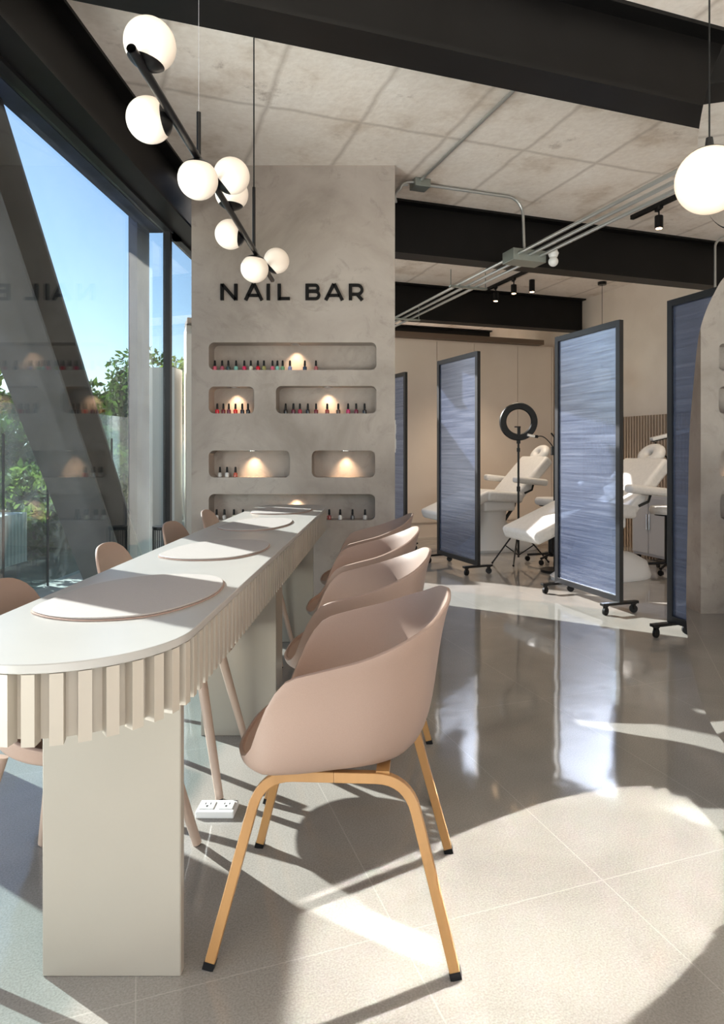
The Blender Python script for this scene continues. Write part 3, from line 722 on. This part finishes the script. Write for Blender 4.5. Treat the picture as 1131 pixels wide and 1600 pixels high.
def sidechair(label, loc, rz):
    t = thing('side_chair', label, 'chair', loc, rz, 'armless pink chairs along the window side of the table')
    shell('seat_shell', (0.235,0.225,0.232), [(0,.815),(16,.81),(30,.785),(42,.72),(52,.63),(66,.54),(85,.49),(110,.475),(150,.46),(180,.45)],
          [(0,.55),(60,.62),(90,.75),(140,.9),(180,.92)], 0.435, t, M_shell, 2.4)
    for sy in (-1, 1):
        for sx in (-1, 1):
            foot = Vector((sx*0.225, sy*0.235, 0.004)); top = Vector((sx*0.135, sy*0.14, 0.425))
            lg = build('leg', MB().tube([foot, top], 0.013, 16, r2=0.018), M_beech, t, smooth=True)
            build('foot_cap', MB().cyl((foot.x, foot.y, 0.004), 0.011, 0.008, seg=16), M_black, lg)
    mb = MB(); mb.box((0,0,0.418),(0.28,0.03,0.016),rz=PI/4); mb.box((0,0,0.418),(0.28,0.03,0.015),rz=-PI/4); build('under_frame', mb, M_black, t)
    return t
ll = ['nearest on the window side','second on the window side of the table','third on the window side of the table','farthest on the window side, by the column']
scr = sidechair('pink shell side chair with round beech legs, '+ll[0], (-0.785,1.755,0), PI)
for k, (x, y) in enumerate([(-0.79,2.47),(-0.80,3.20),(-0.80,3.835)]):
    c_ = copy_tree(scr); c_.location = (x, y, 0); c_.rotation_euler = (0,0,PI+math.radians([2,-2,1][k])); c_['label'] = 'pink shell side chair with round beech legs, '+ll[k+1]

# floor socket
t = thing('floor_socket', 'white power socket box lying on the floor under the table', 'power socket', (-0.545,2.165,0.0))
mb = MB(); mb.box((0,0,0.011),(0.12,0.075,0.022)); build('box', mb, M_whiteplastic, t, bevel=0.004)
for dx in (-0.03, 0.03):
    mb = MB(); mb.box((dx,0,0.0235),(0.045,0.045,0.004)); s_ = build('outlet', mb, M_whiteplastic, t, bevel=0.001)
    mb = MB()
    for ddx, ddy, w_ in ((-0.008,0.006,0.003),(0.008,0.006,0.003),(0,-0.009,0.006)): mb.box((dx+ddx, ddy, 0.0257),(w_,0.009,0.001))
    build('slots', mb, M_socket, s_)

# ------------------------------------------------------------------ mirrors
MX = 1.16; MT = -0.021
def mxf(y): return MX + MT*(y-2.667)
out = [(2.367,.125),(2.490,.168),(2.568,.243),(2.645,.387),(2.667,.558),(2.652,.909),(2.640,1.20),(2.606,1.40),(2.568,1.566),(2.516,1.652),(2.441,1.717),(2.367,1.756),
       (2.20,1.785),(2.03,1.75),(1.93,1.65),(1.88,1.45),(1.85,1.15),(1.835,.80),(1.83,.55),(1.84,.40),(1.88,.28),(1.97,.18),(2.15,.115)]
ml = thing('wall_mirror', 'double free-hanging mirror, tall pebble shape with a round one above', 'mirror', (MX, 2.22, 0))
prof = smooth_closed(out, 6)
build('mirror_body', MB().prism(prof, MX+0.003, MX+0.02, fn=lambda u,v,w_: (w_+mxf(u)-MX,u,v)), M_blackmetal, ml, True)
def inset_poly(poly, d):
    cx_ = sum(p[0] for p in poly)/len(poly); cz_ = sum(p[1] for p in poly)/len(poly); o_ = []
    n = len(poly)
    for i in range(n):
        a_ = Vector(poly[i-1]); b_ = Vector(poly[(i+1) % n]); t_ = (b_-a_).normalized(); nn = Vector((-t_.y, t_.x)); p_ = Vector(poly[i])
        if nn.dot(Vector((cx_,cz_))-p_) < 0: nn = -nn
        o_.append(tuple(p_+nn*d))
    return o_
build('mirror_glass', MB().prism(inset_poly(prof, 0.004), MX-0.002, MX+0.003, fn=lambda u,v,w_: (w_+mxf(u)-MX,u,v)), M_mirror, ml, True)
circ = [(2.216+0.363*math.cos(2*PI*i/72), 2.245+0.363*math.sin(2*PI*i/72)) for i in range(72)]
build('round_mirror_body', MB().prism(circ, MX+0.003, MX+0.02, fn=lambda u,v,w_: (w_+mxf(u)-MX,u,v)), M_blackmetal, ml, True)
circ2 = [(2.216+0.357*math.cos(2*PI*i/72), 2.245+0.357*math.sin(2*PI*i/72)) for i in range(72)]
build('round_mirror_glass', MB().prism(circ2, MX-0.002, MX+0.003, fn=lambda u,v,w_: (w_+mxf(u)-MX,u,v)), M_mirror, ml, True)
mb = MB(); mb.cyl((MX+0.035, 2.216, CH/2), 0.014, CH-0.004); mb.cyl((MX+0.035,2.216,0.006),0.03,0.012, seg=32); build('pole', mb, M_blackmetal, ml, True)

# the sunlight that the lower half of the mirror throws back on the floor: thin parallel-beam strips along the glass
nm = Vector((-1, -0.010, 0)).normalized(); dr = SUN - 2*SUN.dot(nm)*nm; NS = 26; hz0, hz1 = 0.115, 0.90
def zext(h):
    xs = []
    n = len(prof)
    for i in range(n):
        (ya, za), (yb, zb_) = prof[i], prof[(i+1) % n]
        if (za-h)*(zb_-h) < 0: xs.append(ya+(yb-ya)*(h-za)/(zb_-za))
    return (min(xs), max(xs)) if len(xs) >= 2 else None
E_S = 6.4*0.80; 
for i in range(NS):
    dh = (hz1-hz0)/NS; h = hz0+dh*(i+0.5); ze = zext(h)
    if not ze: continue
    wz = (ze[1]-ze[0])/2; yc = (ze[0]+ze[1])/2
    u = Vector((MT*wz,wz,0)); v = Vector((0,0,dh/2)); up = u-u.dot(dr)*dr; e1 = up.normalized(); e2 = (-dr).cross(e1)
    Lw = 2*up.length; Lh = 2*abs(v.dot(e2)); s_ = abs(up.x)/abs(dr.x)+0.025
    o = light('mirror_sunbeam', 'AREA', Vector((mxf(yc)-0.003, yc, h))+dr*s_, None, energy=1, shape='RECTANGLE', size=Lw, size_y=Lh, spread=math.radians(1.6), color=(1.0,0.98,0.95))
    o.data.energy = E_S*Lw*Lh*1.6
    R3 = Matrix((e1, e2, -dr)).transposed(); o.rotation_euler = R3.to_euler()

# ------------------------------------------------------------------ rolling screens
def screen(label, near, far, Hs=2.06):
    v = Vector((far[0]-near[0], far[1]-near[1])); ang = math.atan2(v.y, v.x); L = 0.80
    mid = ((near[0]+far[0])/2, (near[1]+far[1])/2)
    t = thing('rolling_screen', label, 'room divider', (*mid, 0), ang, 'rolling divider screens between the treatment beds')
    fw, fd, z0 = 0.042, 0.034, 0.085; mb = MB()
    mb.box((-L/2+fw/2,0,(z0+Hs)/2),(fw,fd,Hs-z0)); mb.box((L/2-fw/2,0,(z0+Hs)/2),(fw,fd,Hs-z0))
    mb.box((0,0,Hs-fw/2),(L-2*fw,fd,fw)); mb.box((0,0,z0+fw/2),(L-2*fw,fd,fw)); build('frame', mb, M_screenframe, t, bevel=0.002)
    mb = MB(); mb.box((0,0,(z0+Hs)/2),(L-2*fw,0.008,Hs-z0-2*fw)); build('panel', mb, M_poly, t)
    for sx in (-1, 1):
        mb = MB(); mb.box((sx*(L/2-fw/2),0,0.076),(0.042,0.30,0.018)); ft = build('foot_bar', mb, M_blackmetal, t, bevel=0.002)
        for sy in (-1, 1):
            cx_, cy_ = sx*(L/2-fw/2), sy*0.118; mb = MB()
            mb.cyl((cx_,cy_,0.028),0.028,0.018,axis=(1,0.35*sy,0),seg=24); mb.box((cx_,cy_,0.064),(0.03,0.03,0.008)); mb.box((cx_+0.013,cy_,0.045),(0.003,0.02,0.036)); mb.box((cx_-0.013,cy_,0.045),(0.003,0.02,0.036))
            build('caster', mb, M_black, ft, smooth=True)
    return t
screen('blue-black framed screen, third from the column, in front of the second bed', (1.62,4.775), (1.355,5.515))
screen('blue-black framed screen between the ring light and the pink chairs', (0.818,6.30), (0.512,7.00))
screen('blue-black framed screen half hidden behind the column edge', (0.165,7.85), (-0.10,8.45), 2.04)
screen('blue-black framed screen nearest to the mirror, cut by its edge', (2.01,3.50), (1.742,4.238), 2.075)

# ------------------------------------------------------------------ treatment beds
def pillow(mb_name, c_, d, parent, ry=0, m=M_leather, bevel=0.035, wire=False):
    mb = MB().box((0,0,0), d); o = build(mb_name, mb, m, parent, smooth=True, bevel=bevel, bseg=5); o.location = c_; o.rotation_euler = (0, ry, 0)
    for p in o.data.polygons: p.use_smooth = True
    return o
def bed(label, a_):
    x, y = P(3.85, a_); t = thing('treatment_bed', label, 'treatment bed', (x, y, 0), GR, 'white reclining treatment beds')
    R = math.radians
    pillow('leg_rest', (-0.50,0,0.535), (0.66,0.56,0.115), t, R(-22))
    pillow('seat', (-0.02,0,0.625), (0.46,0.58,0.12), t, R(4))
    pillow('seat_base', (-0.06,0,0.52), (0.40,0.46,0.12), t, 0, M_whiteplastic, 0.03)
    bk = pillow('backrest', (0.36,0,0.83), (0.60,0.56,0.12), t, R(-46))
    # head rest with a face hole
    mb = MB(); n1, n2 = 32, 14
    vs = []; fs = []
    for i in range(n1):
        a = 2*PI*i/n1
        for j in range(n2):
            b_ = 2*PI*j/n2; rr = 0.088+0.060*math.cos(b_); vs.append((rr*math.cos(a)*0.85, rr*math.sin(a)*1.05, 0.048*math.sin(b_)))
    for i in range(n1):
        for j in range(n2): fs.append((i*n2+j, ((i+1)%n1)*n2+j, ((i+1)%n1)*n2+(j+1)%n2, i*n2+(j+1)%n2))
    mb.add(vs, fs); mb.sphere((0,0,-0.03), 0.09, 24, 8, (1,1.1,0.2)); h = build('headrest', mb, M_leather, t, smooth=True); h.location = (0.60,0,1.10); h.rotation_euler = (0,R(-52),0)
    for sy in (-1, 1):
        ar = pillow('armrest', (0.26,sy*0.34,0.80), (0.42,0.11,0.075), t, R(6), bevel=0.03)
        mb = MB(); mb.tube([(0.30,sy*0.34,0.77),(0.30,sy*0.31,0.70),(0.22,sy*0.28,0.66)], 0.012); build('arm_bracket', mb, M_blackmetal, t)
    # moulded base
    vs = []; n = 36; lv = [(0.0,0.47,0.25,0.04),(0.03,0.48,0.26,0.04),(0.10,0.44,0.235,0.04),(0.17,0.33,0.19,0.02),(0.25,0.20,0.15,-0.02),(0.34,0.15,0.13,-0.04),(0.48,0.16,0.14,-0.04)]
    for z, rx, ry, ox in lv:
        for i in range(n):
            a = 2*PI*i/n; c_, s_ = math.cos(a), math.sin(a); vs.append((ox+rx*abs(c_)**0.75*(1 if c_>0 else -1), ry*abs(s_)**0.75*(1 if s_>0 else -1), z+ (0.05*c_ if 0.05 < z < 0.2 else 0)))
    fs = [(k*n+i, k*n+(i+1)%n, (k+1)*n+(i+1)%n, (k+1)*n+i) for k in range(len(lv)-1) for i in range(n)] + [tuple(range(n)), tuple(range((len(lv)-1)*n, len(lv)*n))]
    build('base', MB().add(vs, fs), M_whiteplastic, t, smooth=True)
    mb = MB(); mb.tube([(0.10,0,0.30),(0.25,0,0.50),(0.30,0,0.70)], 0.02); build('lift_arm', mb, M_blackmetal, t)
    return t
bed('white reclining treatment bed behind the ring light', 7.0)
bed('white reclining treatment bed partly behind the third screen, by the fluted wall', 5.12)

# ring light
t = thing('ring_light', 'black ring light on a tripod beside the first treatment bed', 'ring light', (1.325,7.0,0))
vs = []; fs = []; n1, n2 = 48, 12; mb = MB()
prof_r = [(0.135,-0.022),(0.187,-0.022),(0.195,-0.010),(0.195,0.012),(0.130,0.012),(0.125,-0.010)]
for i in range(n1):
    a = 2*PI*i/n1
    for (r_, d_) in prof_r: vs.append((r_*math.cos(a), d_, 1.44+r_*math.sin(a)))
k = len(prof_r)
fs = [(i*k+j, ((i+1)%n1)*k+j, ((i+1)%n1)*k+(j+1)%k, i*k+(j+1)%k) for i in range(n1) for j in range(k)]
build('ring', MB().add(vs, fs), M_black, t, smooth=True)
mb = MB(); mb.tube([(0,0,0.05),(0,0,1.22)], 0.011); mb.cyl((0,0,0.75),0.018,0.05); mb.cyl((0,0,1.15),0.017,0.04); mb.cyl((0,0,0.34),0.022,0.05); build('pole', mb, M_blackmetal, t, smooth=True)
mb = MB(); mb.box((0,0,1.26),(0.035,0.03,0.09)); mb.box((0,-0.02,1.33),(0.03,0.02,0.12)); mb.box((-0.015,-0.03,1.385),(0.06,0.03,0.012)); build('phone_clamp', mb, M_black, t)
for ang in (200, 250, 350):
    a = math.radians(ang); f_ = Vector((0.30*math.cos(a), 0.30*math.sin(a), 0.012)); lg = build('leg', MB().tube([(0,0,0.36), f_], 0.008), M_blackmetal, t)
    build('brace', MB().tube([(0,0,0.07), f_*0.5+Vector((0,0,0.17))], 0.006), M_blackmetal, lg)
    build('foot_cap', MB().sphere(f_, 0.012, 12, 8), M_black, lg)

# lash lamp on pole
lx, ly = 1.56, 6.45
t = thing('gooseneck_lamp', 'slim black stand with a gooseneck clip lamp by the second screen', 'lamp', (lx, ly, 0))
mb = MB(); mb.tube([(0,0,0.03),(0,0,1.24)],0.009); mb.cyl((0,0,0.012),0.13,0.024,seg=32); build('pole', mb, M_blackmetal, t, smooth=True)
mb = MB(); mb.box((0,0,1.14),(0.06,0.05,0.08)); build('control_box', mb, M_black, t)
pts = []
for i in range(13): 
    u = i/12; pts.append((-0.17*u, -0.02*u, 1.16+0.12*math.sin(u*PI*0.62)))
build('gooseneck', MB().tube(pts, 0.005), M_black, t, smooth=True)
mb = MB(); mb.tube([(-0.16,-0.02,1.275),(-0.19,-0.022,1.278)],0.014); build('lamp_joint', mb, M_black, t)
mb = MB(); mb.tube([(-0.19,-0.022,1.278),(-0.26,-0.03,1.292)],0.012); build('lamp_head', mb, M_whiteplastic, t)
mb = MB(); mb.tube([(0,0,1.20),(0.0,0,1.27),(-0.03,0,1.31)],0.008); build('lever', mb, M_black, t)
# stools
def stool(label, x, y, h):
    t = thing('round_stool', label, 'stool', (x, y, 0), 0, 'white padded stools by the treatment beds')
    build('cushion', MB().lathe([(0,h-0.07),(0.15,h-0.07),(0.165,h-0.05),(0.165,h-0.02),(0.15,h),(0,h)], seg=32), M_leather, t, smooth=True)
    build('column', MB().lathe([(0,0.06),(0.03,0.06),(0.03,h-0.09),(0.12,h-0.085),(0.12,h-0.07),(0,h-0.07)]), M_blackmetal, t, smooth=True)
    for k in range(5):
        a = 2*PI*k/5+0.3; lg = build('leg', MB().tube([(0,0,0.09),(0.24*math.cos(a),0.24*math.sin(a),0.065)], 0.013), M_blackmetal, t)
        build('caster', MB().cyl((0.24*math.cos(a),0.24*math.sin(a),0.026),0.026,0.02,axis=(math.sin(a),math.cos(a),0)), M_black, lg)
stool('white round stool just behind the second screen, by the gooseneck lamp', 1.66, 7.0, 0.66)
stool('white round stool beside the second bed, seen between two screens', 2.62, 6.42, 0.62)
# trolley behind bed 2
t = thing('trolley_cabinet', 'grey two-door trolley cabinet against the fluted wall', 'cabinet', (*P(5.15,5.75),0), GR)
mb = MB(); mb.box((0,0,0.36),(0.36,0.50,0.64)); build('body', mb, M_greyplastic, t, bevel=0.01)
for sy in (-1,1):
    mb = MB(); mb.box((-0.186,sy*0.123,0.36),(0.012,0.236,0.58)); d_ = build('door', mb, M_greyplastic, t, bevel=0.003)
    build('handle', MB().cyl((-0.20,sy*0.02,0.40),0.006,0.16), M_chrome, d_)
for sx in (-1,1):
    for sy in (-1,1): build('caster', MB().cyl((sx*0.14,sy*0.2,0.022),0.022,0.02,axis='Y'), M_black, t)
# magnifier lamp at bed 2 head
hx, hy = P(4.72, 5.30)
t = thing('magnifier_lamp', 'white bar lamp on a black arm above the second bed headrest', 'lamp', (hx, hy, 0))
mb = MB(); mb.tube([(0.34,0.16,0.02),(0.34,0.16,0.9),(-0.05,-0.02,1.16),(-0.07,-0.05,1.22)],0.009); mb.cyl((0.34,0.16,0.012),0.11,0.024,seg=28); build('stand', mb, M_blackmetal, t, smooth=True)
mb = MB(); mb.box((0.10,0.0,1.30),(0.40,0.09,0.035),ry=R_ if False else math.radians(-14)); build('lamp_head', mb, M_whiteplastic, t, bevel=0.01)
mb = MB(); mb.box((0.10,0.0,1.277),(0.37,0.06,0.012),ry=math.radians(-14)); build('lamp_rim', mb, M_black, t)

# wire basket by the window
t = thing('wire_basket', 'round black wire basket standing by the window near the column', 'basket', (-1.465,4.42,0))
mb = MB(); 
for z in (0.02,0.22,0.44,0.64): 
    pts = [(0.062*math.cos(2*PI*i/24),0.062*math.sin(2*PI*i/24),z) for i in range(25)]; mb.tube(pts,0.004,6)
for k in range(14): a = 2*PI*k/14; mb.tube([(0.062*math.cos(a),0.062*math.sin(a),0.02),(0.062*math.cos(a),0.062*math.sin(a),0.64)],0.0025,6)
build('wires', mb, M_black, t); build('tray', MB().cyl((0,0,0.65),0.066,0.012,seg=28), M_black, t)

# ------------------------------------------------------------------ outdoors
gmb = MB(); gmb.add([(-60,-20,-0.12),(-1.76,-20,-0.12),(-1.76,70,-0.12),(-60,70,-0.12)],[(0,1,2,3)]); struct('ground', gmb, M_ground)
tmb = MB().box((-2.42,4,-0.08),(1.30,15,0.08)); struct('terrace_bounce_floor', tmb, noisy('pale_bounce_paving', srgb(206,200,190), srgb(222,216,206), 2, 0.8))  # unseen slab, made pale to bounce sunlight into the room
bal = thing('glass_balustrade', 'clear glass balustrade on the terrace outside the window', 'balustrade', (-3.0,6,-0.12))
ys = [2.53+0.69*i for i in range(14)]
for i in range(len(ys)-1):
    mb = MB(); mb.box((-3.0,(ys[i]+ys[i+1])/2,0.71),(0.014,ys[i+1]-ys[i]-0.03,1.62)); build('glass_panel', mb, M_glass_out, bal, True)
for y in ys:
    mb = MB(); mb.box((-2.99,y,0.60),(0.016,0.012,1.35)); build('post', mb, M_steel_out, bal, True)
def foliage(n, c_, r, size, m, parent, name='foliage'):
    mb = MB(); c_ = Vector(c_)
    lumps = [(Vector((random.uniform(-1,1),random.uniform(-1,1),random.uniform(-0.8,1))).normalized()*random.uniform(0.2,0.75), random.uniform(0.28,0.5)) for _ in range(12)]
    for i in range(n):
        l, lr = random.choice(lumps); d = Vector((random.gauss(0,1),random.gauss(0,1),random.gauss(0,1))).normalized()*lr*random.uniform(0.7,1.0)
        p_ = l+d; p_ = c_+Vector((p_.x*r[0],p_.y*r[1],p_.z*r[2]))
        a = Vector((random.gauss(0,1),random.gauss(0,1),random.gauss(0,1))).normalized(); b_ = a.cross(Vector((random.gauss(0,1),random.gauss(0,1),random.gauss(0,1)))).normalized()
        s_ = size*random.uniform(0.6,1.3); mb.add([p_-a*s_, p_+b_*s_*0.45, p_+a*s_, p_-b_*s_*0.45],[(0,1,2,3)])
    me = bpy.data.meshes.new(name); me.from_pydata([tuple(v) for v in mb.v],[],mb.f); return link(name, me, m, parent, True)
def tree(label, x, y, h, r, m, n=5000, size=0.09):
    t = thing('tree', label, 'tree', (x,y,-0.12), 0, 'trees outside the window')
    foliage(n, (x,y,h-r*0.75), (r,r,r*0.85), size, m, t)
    mb = MB(); mb.tube([(x,y,-0.12),(x+0.05,y,h*0.4),(x,y+0.1,h-r*0.8)],0.09,10,r2=0.04); build('trunk', mb, M_bark, t, True)
def shrub(label, x, y, h, r, m, n=2600, size=0.055):
    t = thing('shrub', label, 'shrub', (x,y,-0.12), 0, 'shrubs behind the glass balustrade')
    foliage(n, (x,y,h*0.5), (r,r,h*0.62), size, m, t)
    mb = MB(); mb.tube([(x,y,-0.12),(x,y,h*0.5)],0.03,8,r2=0.015); build('stem', mb, M_bark, t, True)
tree('tall dark tree outside, at the left edge of the window', -7.2, 11.0, 2.9, 1.9, M_leaf2, 6500)
tree('dark green tree outside, just left of the diagonal brace', -6.2, 12.6, 2.7, 1.6, M_leaf1)
tree('green tree outside, between the brace and the steel post', -6.0, 15.5, 3.15, 1.8, M_leaf1, 6000)
tree('pale green tree farthest outside, beside the steel post', -5.6, 19.5, 3.5, 1.9, M_leaf2, 6000)
tree('light green tree outside in the gap before the column', -6.6, 23.0, 4.2, 2.1, M_leaf2, 5000, 0.11)
for k, (x, y, w_, h) in enumerate([(-5.2,9.0,1.6,1.75),(-6.4,13.0,1.7,2.0),(-6.9,8.0,1.4,2.1),(-7.6,17.0,2.4,2.5)]):
    t = thing('hedge', ['dense dark hedge outside behind the low shrubs','dense dark hedge outside behind the diagonal brace','tall dark hedge outside at the left window edge','far dark hedge outside below the trees'][k], 'hedge', (x,y,-0.12))
    foliage(9000, (x,y,h*0.5), (w_*0.9,w_*1.5,h*0.62), 0.07, M_leaf1, t)
for k, (x, y, h, r, m) in enumerate([(-3.9,5.2,1.1,0.75,M_leaf1),(-4.0,6.3,1.35,0.8,M_leaf2),(-3.9,7.5,1.2,0.8,M_leaf1),(-4.1,8.7,1.5,0.9,M_leaf1),(-4.3,10.2,1.4,0.9,M_leaf2)]):
    shrub(['low dark shrub behind the balustrade, at the left window edge','light green shrub behind the balustrade, second from the left','dark shrub behind the balustrade, third from the left','tall dark shrub behind the balustrade, fourth from the left','light green shrub behind the balustrade, farthest away'][k], x, y, h, r, m)
t = thing('planter', 'white corrugated planter box outside, left edge of the window', 'planter', (-3.75,4.9,-0.12)) if False else None
ob = thing('corrugated_planter', 'white corrugated planter box outside at the left window edge', 'planter', (-3.28,5.6,-0.12))
mb = MB(); mb.box((-3.30,5.55,0.40),(0.3,0.75,0.42))
for i in range(14): mb.box((-3.14,5.21+i*0.052,0.40),(0.02,0.028,0.42))
build('box', mb, M_white_out, ob, True)
build('legs', MB().box((-3.30,5.25,0.04),(0.25,0.06,0.32)).box((-3.30,5.85,0.04),(0.25,0.06,0.32)), M_steel_out, ob, True)
wmb = MB(); wmb.box((-2.62,8.0,1.0),(0.30,0.3,2.2)); tag(build('garden_wall_pier', wmb, M_white_out), 'white rendered pier outside between the steel post and the mullion', 'pier')
wmb = MB(); wmb.box((-3.3,13.0,0.6),(2.4,0.2,1.4)); tag(build('garden_wall', wmb, M_white_out), 'low white wall outside, seen just left of the column', 'garden wall')
